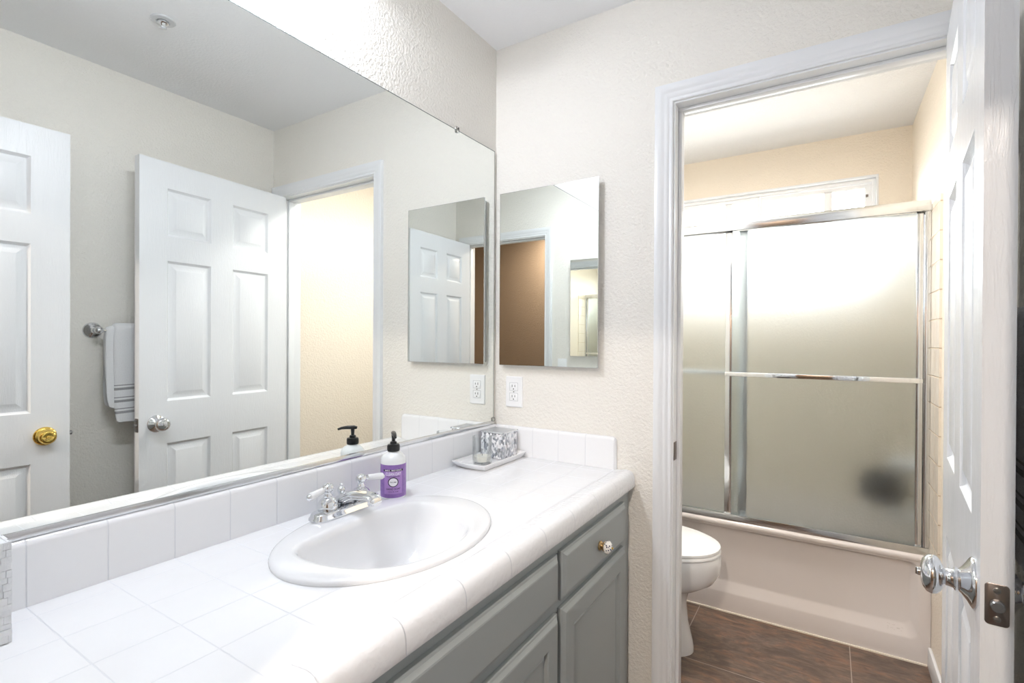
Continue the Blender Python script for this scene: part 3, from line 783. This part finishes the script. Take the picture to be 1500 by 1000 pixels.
rings(bm, rs); lathe(bm, [(.0115, 0), (.012, -.012), (.0105, -.013)], (FX + .090, FY, FZ + .042), (0, 0, 1), 20)
obj('spout', bm, M_chrome, fa, ang=60)
bm = B(); tube(bm, [(FX - .022, FY, FZ + .01), (FX - .022, FY, FZ + .038)], .0028, 10); lathe(bm, [(r, h - .022) for r, h in [(.0035, .052), (.006, .056), (.0075, .062), (.010, .068), (.0095, .074), (.006, .078), (.003, .080), (.0045, .083), (.003, .086), (.001, .087)]], (FX - .022, FY, FZ), (0, 0, 1), 20); obj('lift_rod', bm, M_chrome, fa, ang=60)

# ------------------------------------------------------------------ soap dispenser
SX_, SY_ = .088, 1.013
so = thing('soap_bottle', 'pump soap bottle with purple label and black pump behind the sink', 'soap bottle', (SX_, SY_, CT))
M_bottle = mat('translucent_white_plastic', '#eef0f0', .22)
BR = .0325
bm = B(); lathe(bm, [(BR - .004, .0002), (BR - .001, .003), (BR, .006), (BR, .118), (BR - .0015, .124), (BR - .005, .131), (BR - .011, .137), (BR - .017, .141), (.0125, .144), (.0125, .150)], (SX_, SY_, CT), (0, 0, 1), 48); obj('bottle_body', bm, M_bottle, so, ang=70)
t = NT('purple_paper'); c = t.mix(t.noise(120, 2), lin('#7a5aa2'), lin('#a079be')); t.l(c, t.b.inputs['Base Color']); t.b.inputs['Roughness'].default_value = .4; M_purple = t.m
M_lilac = mat('lilac_paper', '#ac86c8', .4); M_black = mat('black_plastic', '#17181a', .3); M_ink = mat('dark_ink', '#2d1f3a', .5); M_lab = mat('label_white', '#f2f0f4', .4)
FA = math.atan2(-1.04, 1.033)   # label faces the camera side
def cyl_patch(bm, r, a0, a1, z0, z1, n=24):
    L = [[bm.verts.new((SX_ + r * math.cos(FA + a0 + (a1 - a0) * k / n), SY_ + r * math.sin(FA + a0 + (a1 - a0) * k / n), CT + z)) for k in range(n + 1)] for z in (z0, z1)]
    for k in range(n): bm.faces.new([L[0][k], L[0][k + 1], L[1][k + 1], L[1][k]])
bm = B(); cyl_patch(bm, BR + .0004, -PI + .25, PI - .25, .008, .108, 60); lb = obj('label', bm, M_purple, so); lb['label'] = 'purple paper label'
bm = B(); cyl_patch(bm, BR + .0007, -.72, .72, .020, .091); obj('label_field', bm, M_lilac, lb)
bm = B(); cyl_patch(bm, BR + .0009, -.80, .80, .0885, .0945); obj('label_band', bm, M_ink, lb)
def disc(r, rr, m, z):
    bm = B(); n = 24; prev = None
    for k in range(n + 1):
        u_ = -r * math.cos(PI * k / n); h = max(math.sqrt(max(r * r - u_ * u_, 0)), 1e-5)
        c_ = [bm.verts.new((SX_ + rr * math.cos(FA + u_ / rr), SY_ + rr * math.sin(FA + u_ / rr), CT + z + q * h * 1.1)) for q in (-1, 1)]
        if prev: bm.faces.new([prev[0], c_[0], c_[1], prev[1]])
        prev = c_
    obj('label_circle', bm, m, lb)
disc(.0135, BR + .0011, M_ink, .056); disc(.0112, BR + .0014, M_lab, .056)
def wraptext(s, size, z, m, r, width=None, name='lettering'):
    cu = bpy.data.curves.new('lettering', 'FONT'); cu.body = s; cu.size = size; cu.align_x = 'CENTER'; cu.align_y = 'CENTER'; cu.offset = size * .012
    tmp = bpy.data.objects.new('lettering_source', cu); COL.objects.link(tmp)
    dg = bpy.context.evaluated_depsgraph_get(); me = bpy.data.meshes.new_from_object(tmp.evaluated_get(dg)); bpy.data.objects.remove(tmp); bpy.data.curves.remove(cu)
    w_ = max(v.co.x for v in me.vertices) - min(v.co.x for v in me.vertices); k = (width / w_) if width else 1
    for v in me.vertices:
        a = FA + v.co.x * k / r; v.co = Vector((SX_ + r * math.cos(a), SY_ + r * math.sin(a), CT + z + v.co.y))
    me.materials.clear(); me.materials.append(m)
    o = bpy.data.objects.new(name, me); COL.objects.link(o); o.parent = lb; o.matrix_parent_inverse = wm(lb).inverted()
wraptext("MRS. MEYER'S", .0062, .0915, M_lab, BR + .0012, .044)
wraptext("CLEAN DAY", .0130, .0805, M_lab, BR + .0011, .040)
wraptext("PLANT DERIVED", .0042, .0728, M_ink, BR + .0011, .034)
wraptext("PLUM", .0050, .0560, M_ink, BR + .0017, .015)
wraptext("HAND SOAP", .0078, .0350, M_ink, BR + .0011, .036)
wraptext("12.5 FL OZ", .0040, .0268, M_ink, BR + .0011, .026)
bm = B(); lathe(bm, [(.0155, .1445), (.0158, .146), (.0158, .162), (.0145, .165), (.009, .166), (.0085, .172), (.0065, .174)], (SX_, SY_, CT), (0, 0, 1), 32)
for k in range(32):
    a = 2 * PI * k / 32
    box(bm, SX_ + .0156 * math.cos(a) - .0004, SX_ + .0156 * math.cos(a) + .0004, SY_ + .0156 * math.sin(a) - .0004, SY_ + .0156 * math.sin(a) + .0004, CT + .147, CT + .161)
obj('pump_collar', bm, M_black, so)
bm = B(); tube(bm, [(SX_, SY_, CT + .170), (SX_, SY_, CT + .196)], [.0042, .0055], 16)
d = Vector((math.cos(FA + .12), math.sin(FA + .12), 0)); p0 = Vector((SX_, SY_, CT + .198))
tube(bm, [p0 - d * .012, p0 - d * .004 + Vector((0, 0, .001)), p0 + d * .014 + Vector((0, 0, .001)), p0 + d * .030 - Vector((0, 0, .001)), p0 + d * .040 - Vector((0, 0, .005))], [.004, .0065, .006, .0045, .0035], 14)
obj('pump_head', bm, M_black, so)

so.scale = (1.06, 1.06, .89)
# ------------------------------------------------------------------ tray and its contents
tr = thing('tray', 'white ceramic tray with curved ends in the counter corner', 'tray', (.09, 1.487, CT))
def trayring(x0, x1, y0, y1, bow, z, n=10):
    pts = []
    for k in range(n + 1): s_ = k / n; pts.append((x0 + (x1 - x0) * s_, y0 - bow * math.sin(PI * s_), z))
    for k in range(n + 1): s_ = k / n; pts.append((x1 - (x1 - x0) * s_, y1 + bow * math.sin(PI * s_), z))
    return pts
bm = B(); rings(bm, [trayring(.034, .142, 1.378, 1.605, .006, CT + .0003), trayring(.031, .146, 1.372, 1.609, .006, CT + .004), trayring(.020, .158, 1.354, 1.619, .008, CT + .0225), trayring(.0205, .1575, 1.355, 1.618, .008, CT + .0235),
                     trayring(.023, .154, 1.360, 1.614, .007, CT + .0228), trayring(.026, .143, 1.378, 1.612, .006, CT + .0065), trayring(.030, .138, 1.384, 1.605, .005, CT + .0055)])
obj('dish', bm, mat('glazed_ceramic', '#f6f6f7', .2), tr, ang=40)
gl = thing('candle_glass', 'clear glass tumbler with pale wax in the bottom on the white tray', 'candle', (.086, 1.442, CT + .0058))
gx, gy, gz = .086, 1.440, CT + .0060; GR = .033
bm = B(); lathe(bm, [(GR - .004, 0), (GR - .001, .001), (GR, .004), (GR + .0015, .094), (GR + .001, .0955), (GR - .0005, .0955), (GR - .001, .094), (GR - .0026, .010), (GR - .006, .0075), (.001, .0075)], (gx, gy, gz), (0, 0, 1), 40); obj('tumbler', bm, M_thin, gl, ang=60)
bm = B(); lathe(bm, [(GR - .0065, .0085), (GR - .0034, .011), (GR - .0030, .027), (GR - .005, .0275), (.001, .0268)], (gx, gy, gz), (0, 0, 1), 36); obj('wax', bm, mat('wax', '#ece9e0', .5), gl)
bm = B(); tube(bm, [(gx, gy, gz + .0268), (gx + .001, gy, gz + .034)], .0008, 6); obj('wick', bm, M_dark, gl)
# mosaic box
t = NT('mirrored_mosaic'); v = t.n('ShaderNodeTexVoronoi'); v.inputs['Scale'].default_value = 150; t.l(t.mapped((1, 1, .62)), v.inputs['Vector'])
cc = t.n('ShaderNodeSeparateColor'); t.l(v.outputs['Color'], cc.inputs[0])
c = t.ramp(cc.outputs[0], [(0, lin('#7d818a')), (.3, lin('#b4b7bd')), (.5, lin('#e1e2e6')), (.75, lin('#f6f6f8'))]); t.l(c, t.b.inputs['Base Color']); t.b.inputs['Roughness'].default_value = .15
t.l(t.math('MULTIPLY', t.math('LESS_THAN', cc.outputs[1], .3), .6), t.b.inputs['Metallic']); t.bump(v.outputs['Distance'], .002, .6); M_mosaic = t.m
mb = thing('mosaic_box', 'square silver and white mosaic box on the white tray', 'box', (.074, 1.566, CT + .0058))
bm = B(); box(bm, .025, .123, 1.518, 1.613, CT + .0075, CT + .098); obj('box_body', bm, M_mosaic, mb, bevel=.002)
bm = B(); box(bm, .024, .124, 1.517, 1.614, CT + .0985, CT + .1035); lid = obj('box_lid', bm, mat('silver_lid', '#c2c6cb', .3, .5), mb, bevel=.002)
bm = B()
for k in range(17):
    q = k / 16
    for x, y in ((.024 + .1 * q, 1.517), (.124, 1.517 + .097 * q), (.024 + .1 * q, 1.614), (.024, 1.517 + .097 * q)): sphere(bm, (x, y, CT + .1010), .0032, 8)
obj('beading', bm, M_chrome, lid)

# stone mosaic tissue box at the near end
tb = thing('tissue_box_cover', 'pale split stone tissue box cover at the left edge of the counter', 'tissue box cover', (.071, .166, CT))
bm = B()
def stones(face):
    z = .0
    while z < .143:
        h = .0075 + random.random() * .004; h = min(h, .144 - z); y = 0
        while y < .1315:
            l = .010 + random.random() * .018; l = min(l, .132 - y); p = random.random() * .0035
            y0, y1, z0, z1 = .100 + y, .100 + y + l - .00015, CT + .001 + z, CT + .001 + z + h - .00015
            if face == 'x': box(bm, .117, .119 + p, y0, y1, z0, z1)
            y += l
        x = 0
        while x < .0965:
            l = .010 + random.random() * .018; l = min(l, .097 - x); p = random.random() * .003
            z0, z1 = CT + .001 + z, CT + .001 + z + h - .00015
            box(bm, .0215 + x, .0215 + x + l - .00015, .2270, .2290 + p, z0, z1); box(bm, .0215 + x, .0215 + x + l - .00015, .1 - p, .103, z0, z1)
            x += l
        z += h
stones('x'); box(bm, .020, .1175, .102, .2275, CT + .0005, CT + .1435)
t = NT('split_stone'); c = t.mix(t.noise(55, 3), lin('#c9cdd2'), lin('#f2f3f4')); t.l(c, t.b.inputs['Base Color']); t.b.inputs['Roughness'].default_value = .45; t.bump(t.noise(220, 4), .0012, .8); M_stone = t.m
obj('stone_shell', bm, M_stone, tb, bevel=.0005, seg=1)
bm = B(); lathe(bm, [(.030, .0001), (.030, .003), (.026, .0035)], (.070, .165, CT + .1435), (0, 0, 1), 28, .6); obj('slot_rim', bm, M_stone, tb)
bm = B(); rings(bm, [[(.07 + (.010 + .012 * h) * math.cos(a) * (1 + .3 * math.sin(5 * a)), .165 + (.008 + .014 * h) * math.sin(a) * (1 + .3 * math.cos(3 * a)), CT + .147 + .022 * h) for a in [2 * PI * k / 24 for k in range(24)]] for h in (0, .5, 1)], cap0=True, cap1=False); obj('tissue', bm, mat('tissue_paper', '#f5f5f5', .8), tb)

# ------------------------------------------------------------------ big mirror
mi = thing('wall_mirror', 'large frameless vanity mirror above the backsplash', 'mirror', (.0, .85, .957))
MY0, MY1, MZ0, MZ1 = .03, 1.628, .9695, 2.0166
bm = B(); box(bm, .0008, .0045, MY0, MY1, MZ0 - .004, MZ1); obj('glass_sheet', bm, M_mirror, mi, smooth=False)
M_edge = mat('mirror_edge', '#5d6866', .3)
bm = B(); box(bm, .0010, .0047, MY0, MY1, MZ1 - .0001, MZ1 + .0022); box(bm, .0010, .0047, MY1 - .0001, MY1 + .0020, MZ0, MZ1 + .0022); obj('ground_edge', bm, M_edge, mi, smooth=False)
bm = B(); voxel(bm, [.0003, .0052, .0075], [MY0 - .002, MY1 + .003], [.9575, .9600, .9708], lambda i, j, k: k == 0 or i == 1); obj('channel', bm, M_alu, mi, bevel=.0005)['label'] = 'polished metal channel under the mirror'
for y, z, s_ in ((1.394, 2.0166, 1), (.5, 2.0166, 1)):
    bm = B(); box(bm, .0002, .009, y - .008, y + .008, z - .008, z + .012); lathe(bm, [(.004, .0), (.004, .002)], (.009, y, z + .005), (1, 0, 0), 12); obj('clip', bm, M_glass, mi, bevel=.002)
bm = B(); box(bm, .0002, .0095, MY1 - .010, MY1 + .008, MZ0 - .002, MZ0 + .014); obj('clip', bm, M_glass, mi, bevel=.003)

# ------------------------------------------------------------------ medicine cabinet
mc = thing('medicine_cabinet', 'frameless mirrored medicine cabinet on the wall beside the doorway', 'medicine cabinet', (.2426, YB0, 1.19))
bm = B(); box(bm, .052, .433, 1.6200, YB0 - .0005, 1.197, 1.836); obj('cabinet_box', bm, mat('white_steel', '#dfe1e3', .35), mc, bevel=.001)
bm = B(); box(bm, .0419, .4432, 1.6134, 1.6185, 1.1904, 1.842); obj('mirror_door', bm, M_mirror, mc, smooth=False)
bm = B(); rectframe(bm, .0415, .4436, 1.190, 1.8424, .0012, .0012, .0012, .0012, 1.6130, 1.6192); obj('door_edge', bm, M_alu, mc, smooth=False)

mc2 = thing('medicine_cabinet', 'second mirrored cabinet on the entry wall, seen reflected in the first one', 'medicine cabinet', (.23, YE1, 1.18))
bm = B(); box(bm, .040, .420, YE1 + .0005, YE1 + .026, 1.184, 1.840); obj('cabinet_box', bm, mat('white_steel', '#dfe1e3', .35), mc2, bevel=.001)
bm = B(); box(bm, .030, .431, YE1 + .0275, YE1 + .0320, 1.177, 1.846); obj('mirror_door', bm, M_mirror, mc2, smooth=False)
bm = B(); rectframe(bm, .0296, .4314, 1.1766, 1.8464, .0012, .0012, .0012, .0012, YE1 + .0270, YE1 + .0324); obj('door_edge', bm, M_alu, mc2, smooth=False)

# ------------------------------------------------------------------ outlet, switch
def outlet(name, label):
    cx_, cz_, y = .0915, 1.087, YB0
    e = thing(name, label, 'outlet', (cx_, y, cz_))
    bm = B(); rings(bm, [RR(cx_ - .0365, cx_ + .0365, cz_ - .0585, cz_ + .0585, y - .0003, .003, 3), RR(cx_ - .0365, cx_ + .0365, cz_ - .0585, cz_ + .0585, y - .004, .003, 3), RR(cx_ - .0335, cx_ + .0335, cz_ - .0555, cz_ + .0555, y - .0065, .003, 3)]); obj('cover_plate', bm, M_plastic, e, ang=30)
    for s_ in (-1, 1):
        zc = cz_ + s_ * .0195; bm = B()
        def ol(r, yy): 
            pts = []
            for k in range(32):
                a = 2 * PI * k / 32; pts.append((cx_ + r * math.cos(a), yy, zc + max(-.0135, min(.0135, r * math.sin(a)))))
            return pts
        rings(bm, [ol(.0172, y - .0062), ol(.0172, y - .0078), ol(.0162, y - .0084)]); r_ = obj('receptacle', bm, M_plastic, e, ang=40)
        bm = B()
        for dx, hh in ((-.0062, .0046), (.0062, .0038)): box(bm, cx_ + dx - .0011, cx_ + dx + .0011, y - .0088, y - .0083, zc + .003 - hh, zc + .003 + hh)
        lathe(bm, [(.0024, 0), (.0024, .0005)], (cx_, y - .0083, zc - .0085), (0, -1, 0), 12)
        obj('slots', bm, M_dark, r_, smooth=False)
        bm = B(); rectframe(bm, cx_ - .019, cx_ + .019, zc - .0155, zc + .0155, .0012, .0012, .0012, .0012, y - .0069, y - .0060); obj('receptacle_gap', bm, mat('shadow_gap', '#b9bbbd', .6), r_, smooth=False)
    bm = B(); lathe(bm, [(.003, 0), (.0025, .001)], (cx_, y - .0064, cz_), (0, -1, 0), 12); obj('plate_screw', bm, M_alu, e)
outlet('power_outlet', 'white duplex power outlet on the wall below the medicine cabinet')
sw = thing('light_switch', 'white light switch plate beside the entry doorway, reflected in the medicine cabinet', 'light switch', (.505, YE1, 1.1))
bm = B(); box(bm, .470, .540, YE1 + .0003, YE1 + .006, 1.040, 1.156); obj('switch_plate', bm, M_plastic, sw, bevel=.002)
bm = B(); box(bm, .489, .521, YE1 + .0062, YE1 + .0095, 1.065, 1.131); obj('rocker', bm, M_plastic, sw, bevel=.0015)

# ------------------------------------------------------------------ sprinkler
sp = thing('fire_sprinkler', 'small chrome fire sprinkler with round escutcheon on the ceiling, seen in the mirror', 'sprinkler', (.917, .864, H1))
M_wm = mat('white_metal', '#cfd1d3', .35, .2)
bm = B(); lathe(bm, [(.039, 0), (.039, -.002), (.036, -.005), (.022, -.007), (.021, -.004), (.019, -.003)], (.917, .864, H1), (0, 0, 1), 36); obj('escutcheon', bm, M_wm, sp)
bm = B(); lathe(bm, [(.018, -.0032), (.018, -.012), (.014, -.014), (.010, -.018), (.007, -.022), (.012, -.026), (.012, -.028), (.004, -.030)], (.917, .864, H1), (0, 0, 1), 24); obj('sprinkler_head', bm, M_chrome, sp)

# ------------------------------------------------------------------ towel bar and towels
BZ, BX = 1.316, W1 - .068
tbx = thing('towel_bar', 'chrome towel bar with round rosettes on the wall behind the open door', 'towel bar', (W1, 1.16, BZ))
for y in (.843, 1.453):
    bm = B(); lathe(bm, [(.0330, 0), (.0330, .004), (.029, .007), (.0275, .009), (.022, .011), (.021, .013), (.014, .016), (.0095, .020), (.0085, .035), (.0085, .048), (.0125, .052), (.0145, .060), (.0145, .074), (.011, .080), (.004, .084), (.001, .085)], (W1, y, BZ), (-1, 0, 0), 36); obj('post', bm, M_chrome, tbx, ang=60)
bm = B(); tube(bm, [(BX, .846, BZ), (BX, 1.45, BZ)], .0075, 16); obj('bar', bm, M_chrome, tbx)
def terry(name, bands=None):
    t = NT(name); n = t.noise(420, 2, .7); n2 = t.noise(60, 2)
    base = lin('#eff0f2')
    b1 = t.bump(t.math('ADD', n, t.math('MULTIPLY', n2, .6)), .004, .9)
    if bands:
        z = t.xyz()[2]; y = t.xyz()[1]
        zz = t.math('ADD', z, t.math('MULTIPLY', t.math('SUBTRACT', y, .9), -.03)); msk = None
        for z0, z1 in bands:
            m = t.math('MULTIPLY', t.math('GREATER_THAN', zz, z0), t.math('LESS_THAN', zz, z1)); msk = m if msk is None else t.math('MAXIMUM', msk, m)
        t.l(t.mix(msk, base, lin('#a2a3a6')), t.b.inputs['Base Color'])
    else: t.b.inputs['Base Color'].default_value = base
    t.b.inputs['Roughness'].default_value = .9; t.b.inputs['Sheen Weight'].default_value = .3
    return t.m
def towel(name, label, y0, y1, r, zf, zb, thick, m, seed, flare=.012):
    """folded cloth hung over the bar: closed cross-section swept along y"""
    bm = B(); ny = 26; rs = []
    def cs(rr, zf_, zb_):
        p = []
        for k in range(15): s_ = k / 14; p.append((BX - rr - flare * (1 - s_) ** 2, zf_ + (BZ - zf_) * s_))
        for k in range(1, 9): a = PI - PI * k / 9; p.append((BX + rr * math.cos(a), BZ + rr * math.sin(a)))
        for k in range(15): s_ = k / 14; p.append((BX + rr, BZ + (zb_ - BZ) * s_))
        return p
    o_ = cs(r + thick, zf, zb); i_ = cs(r, zf + .001, zb + .001)
    for k in range(ny + 1):
        y = y0 + (y1 - y0) * k / ny; row = []
        e = min(k, ny - k); sh_ = (1 - min(e / 1.5, 1)) * thick * .35
        for idx, (x, z) in enumerate(o_ + i_[::-1]):
            d = noise.noise(Vector((y * 9, z * 4 + seed, seed))) * .005 * min(1, (BZ + .02 - z) * 6 + .1)
            dz = noise.noise(Vector((y * 14, seed * 2., 0))) * .004 if z < BZ - .05 else 0
            inn_ = idx >= len(o_)
            side = -1 if x < BX else 1
            xx = x + (sh_ * (-side) if not inn_ else 0) + d * (1 if side < 0 else .4)
            if side > 0: xx = min(xx, W1 - .004)
            row.append((xx, y + noise.noise(Vector((z * 6, seed, 1.))) * .003, z + dz - (sh_ if z > BZ else 0)))
        rs.append(row)
    rings(bm, rs)
    o = obj(name, bm, m, None, ang=80, subsurf=1); return tag(o, label, 'towel')
towel('bath_towel', 'large plain white bath towel folded over the bar, the lower layer', .858, 1.40, .0085, .995, 1.00, .012, terry('terry_white'), 3)
towel('hand_towel', 'white hand towel with three grey woven bands laid over the bath towel', .882, 1.30, .0215, .935, 1.06, .011, terry('terry_banded', [(1.088, 1.092), (1.070, 1.080), (1.038, 1.042), (1.020, 1.030), (.992, .996), (.974, .984)]), 11)

# ------------------------------------------------------------------ vanity light above the mirror (just out of the frame)
vl = thing('vanity_light', 'chrome vanity light bar with three frosted glass shades above the mirror', 'wall light', (0, .55, 2.27))
bm = B(); box(bm, .0005, .022, .27, .83, 2.275, 2.345); obj('back_plate', bm, M_chrome, vl, bevel=.004)
M_shade = emis('frosted_shade', '#eef4ff', 1.2); M_bulb = emis('bulb_glow', '#f4f8ff', 12.0)
for y in (.38, .55, .72):
    bm = B(); tube(bm, [(.022, y, 2.315), (.060, y, 2.325), (.085, y, 2.320)], .008, 12); lathe(bm, [(.024, .0), (.026, -.004), (.026, -.012), (.022, -.016)], (.085, y, 2.325), (0, 0, 1), 24); ar = obj('arm', bm, M_chrome, vl)
    bm = B(); lathe(bm, [(.024, -.013), (.034, -.020), (.044, -.040), (.050, -.065), (.0515, -.066), (.0505, -.062), (.0455, -.038), (.035, -.017)], (.085, y, 2.323), (0, 0, 1), 32, cap0=False, cap1=False); obj('glass_shade', bm, M_shade, ar, ang=60)
    bm = B(); sphere(bm, (.085, y, 2.285), .022, 20); obj('bulb', bm, M_bulb, ar)
    lamp('POINT', 'vanity_bulb', (.085, y, 2.250), VANITY_W, '#f1f5ff', .026)
